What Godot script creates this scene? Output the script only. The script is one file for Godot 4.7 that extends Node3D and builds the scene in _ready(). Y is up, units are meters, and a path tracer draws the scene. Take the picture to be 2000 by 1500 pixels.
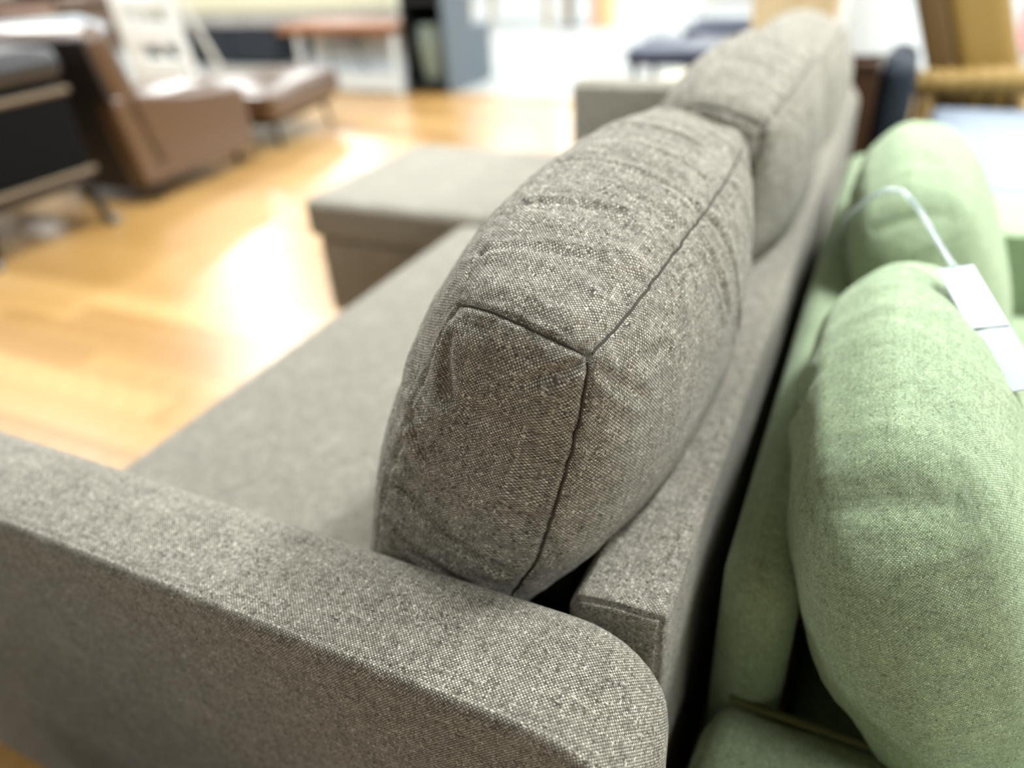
extends Node3D
# A furniture showroom: a taupe corner sofa seen from behind its near arm, a green sofa back to back with it, other furniture beyond.
# y up, metres. The taupe sofa's length runs along -z, its seat faces -x, its rear stands at x = 0, the outside of its near arm at z = 0.

var used := {}
var last_bend: Bend
var M := {}
var rng := RandomNumberGenerator.new()

# ---------------------------------------------------------------- mesh building
class Shape:
	var v := PackedVector3Array()
	var uv := PackedVector2Array()
	var ix := PackedInt32Array()

	func patch(points: Array, coords: Array, flip := false) -> void:   # points: rows of Vector3, coords: rows of Vector2
		var base := v.size()
		var cols: int = points[0].size()
		for i in points.size():
			for j in cols:
				v.append(points[i][j])
				uv.append(coords[i][j])
		for i in points.size() - 1:
			for j in cols - 1:
				var a := base + i * cols + j
				var b := a + 1
				var c := a + cols
				var d := c + 1
				if flip:
					ix.append_array([a, b, d, a, d, c])
				else:
					ix.append_array([a, d, b, a, c, d])

	func mesh(smooth := true) -> ArrayMesh:
		# orient by volume (front faces run clockwise), then normals shared by place
		var mid := Vector3.ZERO
		for p in v: mid += p
		mid /= v.size()
		var vol := 0.0
		for k in range(0, ix.size(), 3):
			vol += (v[ix[k]] - mid).dot((v[ix[k + 1]] - mid).cross(v[ix[k + 2]] - mid))
		if vol > 0.0:
			for k in range(0, ix.size(), 3):
				var t := ix[k + 1]
				ix[k + 1] = ix[k + 2]
				ix[k + 2] = t
		var nn := PackedVector3Array()
		if smooth:
			var key := PackedInt32Array()
			key.resize(v.size())
			var seen := {}
			var acc := PackedVector3Array()
			for k in v.size():
				var q := Vector3i((v[k] * 20000.0).round())
				if not seen.has(q):
					seen[q] = acc.size()
					acc.append(Vector3.ZERO)
				key[k] = seen[q]
			for k in range(0, ix.size(), 3):
				var n := (v[ix[k + 2]] - v[ix[k]]).cross(v[ix[k + 1]] - v[ix[k]])
				acc[key[ix[k]]] += n
				acc[key[ix[k + 1]]] += n
				acc[key[ix[k + 2]]] += n
			nn.resize(v.size())
			for k in v.size():
				nn[k] = acc[key[k]].normalized() if acc[key[k]].length_squared() > 0.0 else Vector3.UP
		else:
			var v2 := PackedVector3Array()
			var u2 := PackedVector2Array()
			for k in range(0, ix.size(), 3):
				var n := (v[ix[k + 2]] - v[ix[k]]).cross(v[ix[k + 1]] - v[ix[k]]).normalized()
				for e in 3:
					v2.append(v[ix[k + e]])
					u2.append(uv[ix[k + e]])
					nn.append(n)
			v = v2
			uv = u2
			ix = PackedInt32Array(range(v.size()))
		var arr := []
		arr.resize(Mesh.ARRAY_MAX)
		arr[Mesh.ARRAY_VERTEX] = v
		arr[Mesh.ARRAY_NORMAL] = nn
		arr[Mesh.ARRAY_TEX_UV] = uv
		arr[Mesh.ARRAY_INDEX] = ix
		var m := ArrayMesh.new()
		m.add_surface_from_arrays(Mesh.PRIMITIVE_TRIANGLES, arr)
		return m


# how a soft box is drawn out of its plain form
class Bend:
	func move(p: Vector3, _q: Vector3, _d: Vector3, _face: int) -> Vector3:
		return p


class Crown extends Bend:   # swells towards one direction, most in the middle of that face
	var size: Vector3
	var rise: Vector3
	var power: Vector3
	func _init(box_size: Vector3, by: Vector3, powers := Vector3(4, 4, 6)) -> void:
		size = box_size
		rise = by
		power = powers
	func move(p: Vector3, q: Vector3, d: Vector3, _face: int) -> Vector3:
		var k := clampf(d.dot(rise.normalized()), 0.0, 1.0)
		for ax in 3:
			if absf(rise[ax]) < 1e-6: k *= 1.0 - pow(absf(q[ax] / size[ax] * 2.0), power[ax])
		return p + rise * k


class SewnBack extends Bend:   # square corners and a stitched line along the rear and the near end of a back frame
	var size: Vector3
	func _init(box_size: Vector3) -> void: size = box_size
	func move(p: Vector3, q: Vector3, d: Vector3, _face: int) -> Vector3:
		var rear := exp(-pow((q.x - size.x / 2 + 0.007) / 0.0022, 2.0)) if d.y > 0.5 else 0.0
		var out := p
		if p.x > 0.0: out += Vector3(1, 0.6, 0) * 0.007 * clampf(d.x, 0, 1) * clampf(d.y, 0, 1)
		if q.z > 0.9: out += Vector3(0.2, 0.8, 1) * 0.007 * clampf(d.z, 0, 1) * clampf(d.y, 0, 1)
		if q.y > 0.0: out.y -= 0.016 * pow(clampf(-q.x / size.x * 2.0, 0.0, 1.0), 3.0)
		var h := size / 2.0
		var edge := 1.0
		if _face == 2: edge = h.z - q.z
		elif _face == 4: edge = minf(h.y - q.y, h.x - q.x)
		elif _face == 0: edge = h.z - q.z
		return out - Vector3(0, 0.0015 * rear, 0) - d * 0.0042 * exp(-pow(edge / 0.0016, 2.0))


class Stuffed extends Bend:
	var h: Vector3
	var bulge: float
	var swell: float
	var rough: float
	var seam: float
	var ear := 0.0
	var firm := 1.0
	var blunt := 0.44
	var taper := 0.44
	var rear := 1.0
	var far_ear := 0.0
	var slump := 0.0
	var creases: Array
	var nz: FastNoiseLite
	func near_line(p: Vector2, a: Vector2, b: Vector2) -> float:
		var t := clampf((p - a).dot(b - a) / (b - a).length_squared(), 0.0, 1.0)
		return p.distance_to(a + (b - a) * t)
	func move(p: Vector3, q: Vector3, d: Vector3, face: int) -> Vector3:
		var f := q / h
		var e := p / h
		var ex := pow(maxf(0.0, 1.0 - e.y * e.y), 0.62) * pow(maxf(0.0, 1.0 - e.z * e.z), (blunt if f.x > 0.0 else 0.62) if f.z > 0.0 else taper)
		var o := p
		var low := 1.0 if f.x < 0.0 else lerpf(firm, 1.0, smoothstep(-0.65, 0.2, f.y))
		o.x += f.x * bulge * ex * low * (rear if f.x > 0.0 else 1.0)
		o.y *= sqrt(1.0 - (ear if f.z > 0.0 else far_ear) * f.z * f.z)
		o.z *= sqrt(1.0 - ear * f.y * f.y)
		o.y += f.y * swell * pow(maxf(0.0, 1.0 - e.z * e.z), 0.8) + f.y * swell * 0.9 * (1.0 - e.x * e.x) * (1.0 - e.z * e.z)
		o.z += f.z * swell * 0.55 * (1.0 - e.y * e.y) + f.z * swell * 0.7 * (1.0 - e.x * e.x) * (1.0 - e.y * e.y)
		# the front corner of the near end sags
		var sag := slump * pow(maxf(0.0, -e.x), 2.0) * pow(maxf(0.0, e.z), 5.0) * maxf(0.0, e.y)
		o += Vector3(0.5, -1.0, -0.7) * sag
		# sewn edges: a narrow furrow with uneven puckers beside it
		var near := 1.0
		for ax in 3:
			if ax != face / 2: near = minf(near, h[ax] - absf(q[ax]))
		var push := -seam * exp(-pow(near / 0.0020, 2.0)) + seam * 0.15 * exp(-pow((near - 0.006) / 0.004, 2.0))
		push += 0.0036 * rough * exp(-near / 0.03) * nz.get_noise_3d(q.x * 55.0, q.y * 55.0, q.z * 55.0)
		var ease := smoothstep(0.0, 0.022, near)
		var fold := 0.0
		var crease := 0.0
		# slack cloth: folds run across the gusset and down the panels
		if face / 2 == 1: fold += 0.0062 * rough * nz.get_noise_3d(q.z * 17.0, q.x * 5.0, 3.0) * (0.45 + 0.55 * absf(nz.get_noise_2d(q.z * 5.0, 9.0)) * 2.0)
		elif face / 2 == 0: fold += 0.0045 * rough * nz.get_noise_3d(q.z * 12.0 + q.y * 4.0, q.y * 6.0, 7.0) * clampf(1.2 - near * 5.0, 0.35, 1.0)
		else: fold += 0.005 * rough * nz.get_noise_3d(q.x * 8.0, q.y * 16.0, 11.0)
		for c in creases:
			if c[0] == face:
				var w2 := Vector2(q.z, q.y) if face / 2 == 0 else Vector2(q.z, q.x) if face / 2 == 1 else Vector2(q.x, q.y)
				var dd: float = near_line(w2, c[1], c[2]) / c[4]
				if dd < 4.0: crease += 1.3 * c[3] * (-exp(-dd * dd) + 0.6 * exp(-pow(dd - 2.0, 2.0)))
		return o + d * (push + fold * ease + crease * smoothstep(0.0, 0.008, near))


func stops(h: float, r: float, k: int, step: float) -> Array:
	var out := []
	for i in k + 1: out.append(-(h - r) - r * tan(PI / 4.0 * (1.0 - float(i) / k)))
	var n := maxi(1, int(ceil(2.0 * (h - r) / step)))
	for i in range(1, n): out.append(-(h - r) + 2.0 * (h - r) * i / n)
	for i in k + 1: out.append((h - r) + r * tan(PI / 4.0 * float(i) / k))
	return out


# a box with rounded edges; bend(position, point on the sharp box, outward direction, face) may move each point. Faces: 0 +x 1 -x 2 +y 3 -y 4 +z 5 -z
func soft_box(s: Shape, size: Vector3, r: float, k := 3, step := 10.0, bend: Bend = null, at := Transform3D()) -> void:
	var h := size / 2.0
	r = minf(r, minf(h.x, minf(h.y, h.z)) * 0.98)
	var lists := [stops(h.x, r, k, step), stops(h.y, r, k, step), stops(h.z, r, k, step)]
	var core := h - Vector3(r, r, r)
	for face in 6:
		var ax: int = face / 2
		var sgn := 1.0 if face % 2 == 0 else -1.0
		var a1: int = [2, 2, 0][ax]
		var a2: int = [1, 0, 1][ax]
		var pts := []
		var co := []
		for s1 in lists[a1]:
			var row := []
			var cr := []
			for s2 in lists[a2]:
				var q := Vector3.ZERO
				q[ax] = sgn * h[ax]
				q[a1] = s1
				q[a2] = s2
				var inner := q.clamp(-core, core)
				var d := (q - inner).normalized()
				var p := inner + d * r
				if bend: p = bend.move(p, q, d, face)
				row.append(at * p)
				cr.append(Vector2(s1, s2))
			pts.append(row)
			co.append(cr)
		s.patch(pts, co)
		fix_last(s, pts, at * Vector3.ZERO)


# turn the patch that was just added so that it faces away from the given middle
func fix_last(s: Shape, pts: Array, mid: Vector3) -> void:
	var rows := pts.size()
	var cols: int = pts[0].size()
	var count := (rows - 1) * (cols - 1) * 6
	var vol := 0.0
	for k in range(s.ix.size() - count, s.ix.size(), 3):
		vol += (s.v[s.ix[k]] - mid).dot((s.v[s.ix[k + 1]] - mid).cross(s.v[s.ix[k + 2]] - mid))
	if vol > 0.0:
		for k in range(s.ix.size() - count, s.ix.size(), 3):
			var t := s.ix[k + 1]
			s.ix[k + 1] = s.ix[k + 2]
			s.ix[k + 2] = t


# a closed outline in x-y carried across z; cross: list of (z, how far the outline swells there), first and last are the side faces
func slab(s: Shape, outline: PackedVector2Array, cross: Array) -> void:
	var n := outline.size()
	var nor := []
	var mid := Vector2.ZERO
	for i in n:
		mid += outline[i] / n
		var t := outline[(i + 1) % n] - outline[(i + n - 1) % n]
		nor.append(Vector2(t.y, -t.x).normalized())
	var area := 0.0
	for i in n: area += outline[i].cross(outline[(i + 1) % n])
	if area < 0.0:
		for i in n: nor[i] = -nor[i]
	var pts := []
	var co := []
	var over := 0.0
	for ci in cross.size():
		var c: Vector2 = cross[ci]
		if ci > 0: over += c.distance_to(cross[ci - 1])
		var row := []
		var cr := []
		var run := 0.0
		for i in n + 1:
			var p: Vector2 = outline[i % n]
			if i > 0: run += p.distance_to(outline[i - 1])
			var q: Vector2 = p + nor[i % n] * c.y
			row.append(Vector3(q.x, q.y, c.x))
			cr.append(Vector2(run, over))
		pts.append(row)
		co.append(cr)
	s.patch(pts, co)
	fix_last(s, pts, Vector3(mid.x, mid.y, (cross[0].x + cross[-1].x) / 2.0))
	for end in [0, cross.size() - 1]:
		pts = []
		co = []
		for f: float in [1.0, 0.992, 0.97, 0.7, 0.35, 0.0]:
			var row := []
			var cr := []
			for i in n + 1:
				var p: Vector3 = Vector3(mid.x, mid.y, cross[end].x)
				var e := Vector2(outline[i % n] + nor[i % n] * cross[end].y)
				var q := mid + (e - mid) * f
				row.append(Vector3(q.x, q.y, p.z))
				cr.append(Vector2(q.x, q.y))
			pts.append(row)
			co.append(cr)
		s.patch(pts, co)
		fix_last(s, pts, Vector3(mid.x, mid.y, (cross[0].x + cross[-1].x) / 2.0))


func outline_box(x0: float, y0: float, x1: float, y1: float, r: Array, step := 0.02) -> PackedVector2Array:   # r: bottom x0, bottom x1, top x1, top x0
	var o := PackedVector2Array()
	var cs := [Vector2(x0 + r[0], y0 + r[0]), Vector2(x1 - r[1], y0 + r[1]), Vector2(x1 - r[2], y1 - r[2]), Vector2(x0 + r[3], y1 - r[3])]
	for c in 4:
		for i in 9:
			var a := PI + PI / 2.0 * c + PI / 2.0 * i / 8.0
			o.append(cs[c] + Vector2(cos(a), sin(a)) * r[c])
		var from := o[-1]
		var a2 := PI + PI / 2.0 * (c + 1)
		var to: Vector2 = cs[(c + 1) % 4] + Vector2(cos(a2), sin(a2)) * r[(c + 1) % 4]
		var m := int(from.distance_to(to) / step)
		for i in range(1, m): o.append(from.lerp(to, float(i) / m))
	return o


func tube(s: Shape, path: Array, radii, sides := 10) -> void:
	var pts := []
	var co := []
	var up := Vector3.UP
	var run := 0.0
	for i in path.size():
		var t: Vector3 = (path[mini(i + 1, path.size() - 1)] - path[maxi(i - 1, 0)]).normalized()
		if absf(t.dot(up)) > 0.95: up = Vector3.RIGHT if absf(t.x) < 0.9 else Vector3.BACK
		var a := t.cross(up).normalized()
		var b := a.cross(t).normalized()
		up = b
		var rr: float = radii[i] if radii is Array else radii
		if i > 0: run += path[i].distance_to(path[i - 1])
		var row := []
		var cr := []
		for k in sides + 1:
			var an := TAU * k / sides
			row.append(path[i] + (a * cos(an) + b * sin(an)) * rr)
			cr.append(Vector2(rr * an, run))
		pts.append(row)
		co.append(cr)
	for e in [0, -1]:
		var row := []
		for k in sides + 1: row.append(path[e])
		if e == 0:
			pts.push_front(row)
			co.push_front(co[0])
		else:
			pts.append(row)
			co.append(co[-1])
	s.patch(pts, co)


func smooth_path(given: Array) -> Array:
	var c := Curve3D.new()
	for i in given.size():
		var t: Vector3 = (given[mini(i + 1, given.size() - 1)] - given[maxi(i - 1, 0)]) / 6.0
		c.add_point(given[i], -t, t)
	return Array(c.tessellate(4, 3))


func lathe(s: Shape, profile: Array, sides := 28, at := Vector3.ZERO) -> void:
	var pts := []
	var co := []
	for p in profile:
		var row := []
		var cr := []
		for k in sides + 1:
			var an := TAU * k / sides
			row.append(at + Vector3(p.x * cos(an), p.y, p.x * sin(an)))
			cr.append(Vector2(p.x * an, p.y))
		pts.append(row)
		co.append(cr)
	s.patch(pts, co)


# ---------------------------------------------------------------- nodes
func numbered(called: String) -> String:
	var n: int = used.get(called, 0)
	used[called] = n + 1
	return called if n == 0 else "%s_%03d" % [called, n]


func thing(called: String, label: String, category: String, at := Vector3.ZERO, turn := 0.0, group := "") -> Node3D:
	var o := Node3D.new()
	o.name = numbered(called)
	add_child(o)
	o.position = at
	o.rotation.y = turn
	o.set_meta("label", label)
	o.set_meta("category", category)
	if group: o.set_meta("group", group)
	return o


func part(parent: Node, called: String, m: Mesh, mat: Material, at := Vector3.ZERO) -> MeshInstance3D:
	var o := MeshInstance3D.new()
	o.name = called
	o.mesh = m
	o.material_override = mat
	o.position = at
	parent.add_child(o, true)
	return o


func boxmesh(size: Vector3, r := 0.006, k := 2) -> ArrayMesh:
	var s := Shape.new()
	soft_box(s, size, r, k)
	return s.mesh()


func box(parent: Node, called: String, lo: Vector3, hi: Vector3, mat: Material, r := 0.006) -> MeshInstance3D:
	return part(parent, called, boxmesh(hi - lo, r), mat, (lo + hi) / 2.0)


func bar(parent: Node, called: String, path: Array, radii, mat: Material, sides := 10) -> MeshInstance3D:
	var s := Shape.new()
	tube(s, path, radii, sides)
	return part(parent, called, s.mesh(), mat)


func structure(o: Node) -> Node:
	o.set_meta("kind", "structure")
	return o


# ---------------------------------------------------------------- materials
func plain(c: Color, rough := 0.6, metal := 0.0, spec := 0.5) -> StandardMaterial3D:
	var m := StandardMaterial3D.new()
	m.albedo_color = c
	m.roughness = rough
	m.metallic = metal
	m.metallic_specular = spec
	return m


# two-coloured woven cloth: pale weft over dark warp, each crossing with a tone of its own; returns albedo and relief
func weave(sd: int, pale: Color, dark: Color, spread: float, n := 128, px := 8) -> Array:
	var g := RandomNumberGenerator.new()
	g.seed = sd
	var w := n * px
	var tint := PackedFloat32Array()
	var kind := PackedByteArray()
	tint.resize(n * n)
	kind.resize(n * n)
	var slub := FastNoiseLite.new()
	slub.seed = sd
	slub.frequency = 0.05
	var rows := []
	var colsv := []
	for i in n:
		rows.append(g.randf_range(-1, 1))
		colsv.append(g.randf_range(-1, 1))
	for j in n:
		for i in n:
			var a := TAU * i / n
			var b := TAU * j / n
			var cloud := slub.get_noise_3d(40.0 * cos(a) + 100.0, 40.0 * sin(a), 40.0 * cos(b)) + slub.get_noise_3d(40.0 * cos(b) + 300.0, 40.0 * sin(b), 40.0 * sin(a))
			tint[j * n + i] = 1.0 + spread * (0.55 * g.randfn() + 0.18 * rows[j] + 0.18 * colsv[i] + 0.5 * cloud)
			kind[j * n + i] = 1 if (i + j) % 2 == 0 else 0
			if g.randf() < 0.04: kind[j * n + i] = 1 - kind[j * n + i]
	var rgb := PackedByteArray()
	var hh := PackedByteArray()
	rgb.resize(w * w * 3)
	hh.resize(w * w)
	var dome := PackedFloat32Array()
	dome.resize(px)
	for k in px:
		var f := (k + 0.5) / px * 2.0 - 1.0
		dome[k] = 1.0 - f * f
	for y in w:
		var j: int = y / px
		var dy := dome[y % px]
		for x in w:
			var i: int = x / px
			var c := j * n + i
			var dx := dome[x % px]
			var t := tint[c] * (0.93 + 0.14 * g.randf())
			var hgt := dy * (0.5 + 0.5 * dx) if kind[c] == 1 else 0.7 * dx * (0.5 + 0.5 * dy)
			var col := dark.lerp(pale, smoothstep(0.10, 0.55, hgt + 0.16 * g.randf_range(-1, 1))) if kind[c] == 1 else dark
			var o := y * w + x
			rgb[o * 3] = clampi(int(col.r * t * 255.0), 0, 255)
			rgb[o * 3 + 1] = clampi(int(col.g * t * 255.0), 0, 255)
			rgb[o * 3 + 2] = clampi(int(col.b * t * 255.0), 0, 255)
			hh[o] = int(255.0 * clampf(hgt, 0.0, 1.0))
	return [ImageTexture.create_from_image(Image.create_from_data(w, w, false, Image.FORMAT_RGB8, rgb)), ImageTexture.create_from_image(Image.create_from_data(w, w, false, Image.FORMAT_L8, hh))]


func cloth(tex: Array, tile: float, relief: float, rough := 0.9, rim := 0.25) -> StandardMaterial3D:
	var m := plain(Color.WHITE, rough, 0.0, 0.25)
	m.albedo_texture = tex[0]
	m.heightmap_enabled = true
	m.heightmap_texture = tex[1]
	m.heightmap_scale = relief
	m.uv1_scale = Vector3(1.0 / tile, 1.0 / tile, 1.0)
	m.rim_enabled = true
	m.rim = rim
	m.rim_tint = 0.6
	return m


# grain for wood or hide: noise run through a colour ramp, laid by world place
func grain(c0: Color, c1: Color, rough: float, scale: Vector3, sd: int, freq := 0.02, spec := 0.5) -> StandardMaterial3D:
	var nz := FastNoiseLite.new()
	nz.seed = sd
	nz.frequency = freq
	nz.fractal_octaves = 4
	var ramp := Gradient.new()
	ramp.set_color(0, c0)
	ramp.set_color(1, c1)
	var t := NoiseTexture2D.new()
	t.width = 256
	t.height = 256
	t.seamless = true
	t.noise = nz
	t.color_ramp = ramp
	var m := plain(Color.WHITE, rough, 0.0, spec)
	m.albedo_texture = t
	m.uv1_scale = scale
	return m


func make_materials() -> void:
	var taupe := weave(11, Color(0.715, 0.705, 0.66), Color(0.395, 0.375, 0.335), 0.23)
	M.taupe = cloth(taupe, 0.19, 0.06)
	var green := weave(23, Color(0.72, 0.78, 0.66), Color(0.52, 0.605, 0.475), 0.14)
	M.taupe_seam_shade = plain(Color(0.26, 0.24, 0.205), 0.9)  # dark tone put in for the shade along the cushion seams
	M.green = cloth(green, 0.15, 0.035)
	M.green_piping = plain(Color(0.36, 0.36, 0.20), 0.8)
	M.brown = grain(Color(0.275, 0.19, 0.115), Color(0.335, 0.24, 0.15), 0.30, Vector3(3, 3, 1), 4, 0.03)
	M.brown.clearcoat_enabled = true
	M.brown.clearcoat = 0.7
	M.brown.clearcoat_roughness = 0.25
	M.brown_shade_and_frame = grain(Color(0.07, 0.04, 0.03), Color(0.10, 0.06, 0.045), 0.6, Vector3(3, 3, 1), 5, 0.03)  # shade of the lounge chair's rear put into the colour; also footstool frame
	M.black = grain(Color(0.03, 0.035, 0.045), Color(0.05, 0.055, 0.065), 0.55, Vector3(3, 3, 1), 6, 0.03, 0.2)
	M.black_gloss = grain(Color(0.04, 0.05, 0.06), Color(0.06, 0.07, 0.085), 0.35, Vector3(3, 3, 1), 6, 0.03, 0.6)
	M.black_wood = plain(Color(0.05, 0.06, 0.07), 0.25)
	M.brass = plain(Color(0.42, 0.37, 0.30), 0.45, 0.6)
	M.white = plain(Color(0.78, 0.79, 0.78), 0.5)
	M.white_gloss = plain(Color(0.77, 0.80, 0.81), 0.25)
	M.cream = plain(Color(0.77, 0.76, 0.66), 0.6)
	M.navy = plain(Color(0.06, 0.09, 0.13), 0.6)
	M.navy_seat = plain(Color(0.12, 0.17, 0.26), 0.4)
	M.teal = plain(Color(0.03, 0.10, 0.15), 0.7)
	M.stone = grain(Color(0.55, 0.54, 0.53), Color(0.66, 0.65, 0.64), 0.3, Vector3(1, 1, 1), 8, 0.01)
	M.orange_wood = grain(Color(0.46, 0.29, 0.16), Color(0.55, 0.36, 0.21), 0.4, Vector3(1, 6, 1), 9)
	M.dark_wood = grain(Color(0.17, 0.09, 0.03), Color(0.27, 0.15, 0.05), 0.45, Vector3(6, 1, 1), 10)
	M.tan_wood = grain(Color(0.70, 0.63, 0.50), Color(0.77, 0.70, 0.57), 0.5, Vector3(6, 1, 1), 12)
	M.slate = plain(Color(0.33, 0.37, 0.40), 0.5)
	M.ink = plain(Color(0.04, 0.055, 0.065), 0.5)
	M.sage = plain(Color(0.45, 0.50, 0.46), 0.2)
	M.steel = plain(Color(0.45, 0.46, 0.46), 0.4, 0.5)
	M.wicker = grain(Color(0.45, 0.35, 0.14), Color(0.62, 0.51, 0.27), 0.6, Vector3(14, 14, 1), 14, 0.06)
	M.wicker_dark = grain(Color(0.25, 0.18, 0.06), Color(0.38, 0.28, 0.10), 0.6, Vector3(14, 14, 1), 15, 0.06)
	M.ice = plain(Color(0.49, 0.535, 0.59), 0.7)
	M.gold = plain(Color(0.65, 0.50, 0.22), 0.4, 0.5)
	M.peach = plain(Color(0.78, 0.60, 0.50), 0.6)
	M.straw = plain(Color(0.78, 0.71, 0.52), 0.6)
	M.pink = plain(Color(0.90, 0.50, 0.50), 0.6)
	M.wall = plain(Color(0.66, 0.67, 0.67), 0.8)
	M.tile = plain(Color(0.70, 0.715, 0.71), 0.25)
	M.ceiling = plain(Color(0.50, 0.50, 0.50), 0.9)
	M.card = plain(Color(0.70, 0.73, 0.77), 0.5)
	M.film = plain(Color(0.80, 0.88, 0.90, 0.35), 0.1)
	M.film.transparency = BaseMaterial3D.TRANSPARENCY_ALPHA
	M.lamp = plain(Color(0.9, 0.9, 0.9), 0.5)
	M.lamp.emission_enabled = true
	M.lamp.emission = Color(1.0, 0.98, 0.95)
	M.lamp.emission_energy_multiplier = 3.0
	for k in 5:
		var d: float = [-0.06, 0.0, 0.045, 0.02, -0.03][k]
		M["plank%d" % k] = grain(Color(0.64 + d, 0.48 + d, 0.24 + d), Color(0.755 + d, 0.605 + d, 0.385 + d), 0.34, Vector3(1.2, 9, 1), 30 + k)
		M["plank%d" % k].clearcoat_enabled = true
		M["plank%d" % k].clearcoat = 1.0
		M["plank%d" % k].clearcoat_roughness = 0.28


# ---------------------------------------------------------------- the taupe corner sofa
func make_sofa() -> void:
	var sofa := thing("corner_sofa", "taupe woven corner sofa with chaise, straight arms and low back", "sofa")
	var s := Shape.new()
	var cross := [Vector2(0.0, -0.010), Vector2(-0.0008, -0.006), Vector2(-0.0025, -0.0022), Vector2(-0.005, -0.0003), Vector2(-0.0068, 0.0008), Vector2(-0.0082, -0.0012), Vector2(-0.0098, 0.0005), Vector2(-0.014, 0.0008),
		Vector2(-0.03, 0.0018), Vector2(-0.05, 0.0026), Vector2(-0.07, 0.0022), Vector2(-0.085, 0.0008), Vector2(-0.098, -0.002), Vector2(-0.108, -0.006), Vector2(-0.115, -0.0125), Vector2(-0.119, -0.022), Vector2(-0.120, -0.032)]
	slab(s, outline_box(-1.12, 0.03, 0.020, 0.644, [0.012, 0.012, 0.085, 0.05]), cross)
	part(sofa, "armrest", s.mesh(), M.taupe)
	s = Shape.new()
	var far := []
	for i in 9:
		var t := i / 8.0
		far.append(Vector2(-2.140 - 0.12 * t, [-0.016, -0.007, -0.002, 0.0, 0.001, 0.0, -0.002, -0.007, -0.016][i]))
	slab(s, outline_box(-0.869, 0.03, 0.010, 0.650, [0.012, 0.012, 0.06, 0.03]), far)
	part(sofa, "armrest", s.mesh(), M.taupe)
	# back frame with a sewn edge along the rear and the near end
	s = Shape.new()
	var bh := Vector3(0.086, 0.60, 1.993)
	soft_box(s, bh, 0.015, 5, 0.03, SewnBack.new(bh))
	part(sofa, "backrest", s.mesh(), M.taupe, Vector3(-0.043, 0.33, -0.139 - bh.z / 2))
	# seat and chaise: cushion on a boxed base
	var seat := Vector3(0.832, 0.135, 1.322)
	s = Shape.new()
	soft_box(s, seat, 0.045, 5, 0.04, Crown.new(seat, Vector3(0, 0.012, 0)))
	part(sofa, "seat_cushion", s.mesh(), M.taupe, Vector3(-0.924 + seat.x / 2, 0.413 - seat.y / 2, -0.127 - seat.z / 2))
	s = Shape.new()
	soft_box(s, Vector3(0.80, 0.24, 1.32), 0.02, 3)
	part(sofa, "seat_base", s.mesh(), M.taupe, Vector3(-0.495, 0.158, -0.787))
	var lounge := Vector3(1.390, 0.122, 0.672)
	s = Shape.new()
	soft_box(s, lounge, 0.024, 4, 0.04, Crown.new(lounge, Vector3(0, 0.008, 0), Vector3(6, 6, 6)))
	part(sofa, "chaise_cushion", s.mesh(), M.taupe, Vector3(-1.482 + lounge.x / 2, 0.420 - lounge.y / 2, -1.459 - lounge.z / 2))
	s = Shape.new()
	soft_box(s, Vector3(1.36, 0.262, 0.645), 0.018, 3)
	part(sofa, "chaise_base", s.mesh(), M.taupe, Vector3(-0.780, 0.167, -1.797))
	for q in [[-1.05, -0.06], [-0.06, -0.06], [-1.40, -1.53], [-1.40, -2.06], [-0.06, -2.20], [-0.80, -2.20]]:
		s = Shape.new()
		lathe(s, [Vector2(0.0, 0.036), Vector2(0.024, 0.036), Vector2(0.02, 0.0), Vector2(0.0, 0.0)], 14)
		part(sofa, "foot", s.mesh(), M.ink, Vector3(q[0], 0, q[1]))


# a stuffed cushion with gusset seams; creases: [face, from, to, depth, width], in the face's own two axes (x faces: z,y; y faces: z,x; z faces: x,y)
func cushion_mesh(size: Vector3, r: float, bulge: float, swell: float, sd: int, creases: Array, step: float, rough := 1.0, seam := 0.003, ear := 0.05, firm := 0.15, taper := 0.44, rear := 1.0) -> ArrayMesh:
	var nz := FastNoiseLite.new()
	nz.seed = sd
	nz.frequency = 1.0
	nz.fractal_octaves = 3
	var s := Shape.new()
	var b := Stuffed.new()
	b.h = size / 2.0
	b.bulge = bulge
	b.swell = swell
	b.rough = rough
	b.seam = seam
	b.ear = ear
	b.firm = firm
	b.taper = taper
	b.rear = rear
	b.far_ear = maxf(ear, 0.14)
	b.slump = 0.026
	b.creases = creases
	b.nz = nz
	soft_box(s, size, r, 9, step, b)
	last_bend = b
	return s.mesh()


# dark tubes along a stuffed cushion's sewn edges, standing in for the shade in its seams
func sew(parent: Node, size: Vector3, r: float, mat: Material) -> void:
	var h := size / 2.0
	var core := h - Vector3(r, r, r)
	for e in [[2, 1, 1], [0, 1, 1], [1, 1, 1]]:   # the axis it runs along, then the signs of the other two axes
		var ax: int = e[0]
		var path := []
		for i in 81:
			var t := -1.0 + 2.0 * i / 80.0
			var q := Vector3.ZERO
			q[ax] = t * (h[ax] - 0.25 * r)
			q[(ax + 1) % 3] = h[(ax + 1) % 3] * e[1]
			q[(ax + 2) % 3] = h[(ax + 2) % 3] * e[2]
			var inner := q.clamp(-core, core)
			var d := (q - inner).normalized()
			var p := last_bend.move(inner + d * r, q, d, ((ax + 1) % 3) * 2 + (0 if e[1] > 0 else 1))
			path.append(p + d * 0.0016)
		bar(parent, "seam", path, 0.0011, mat, 6)


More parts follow.
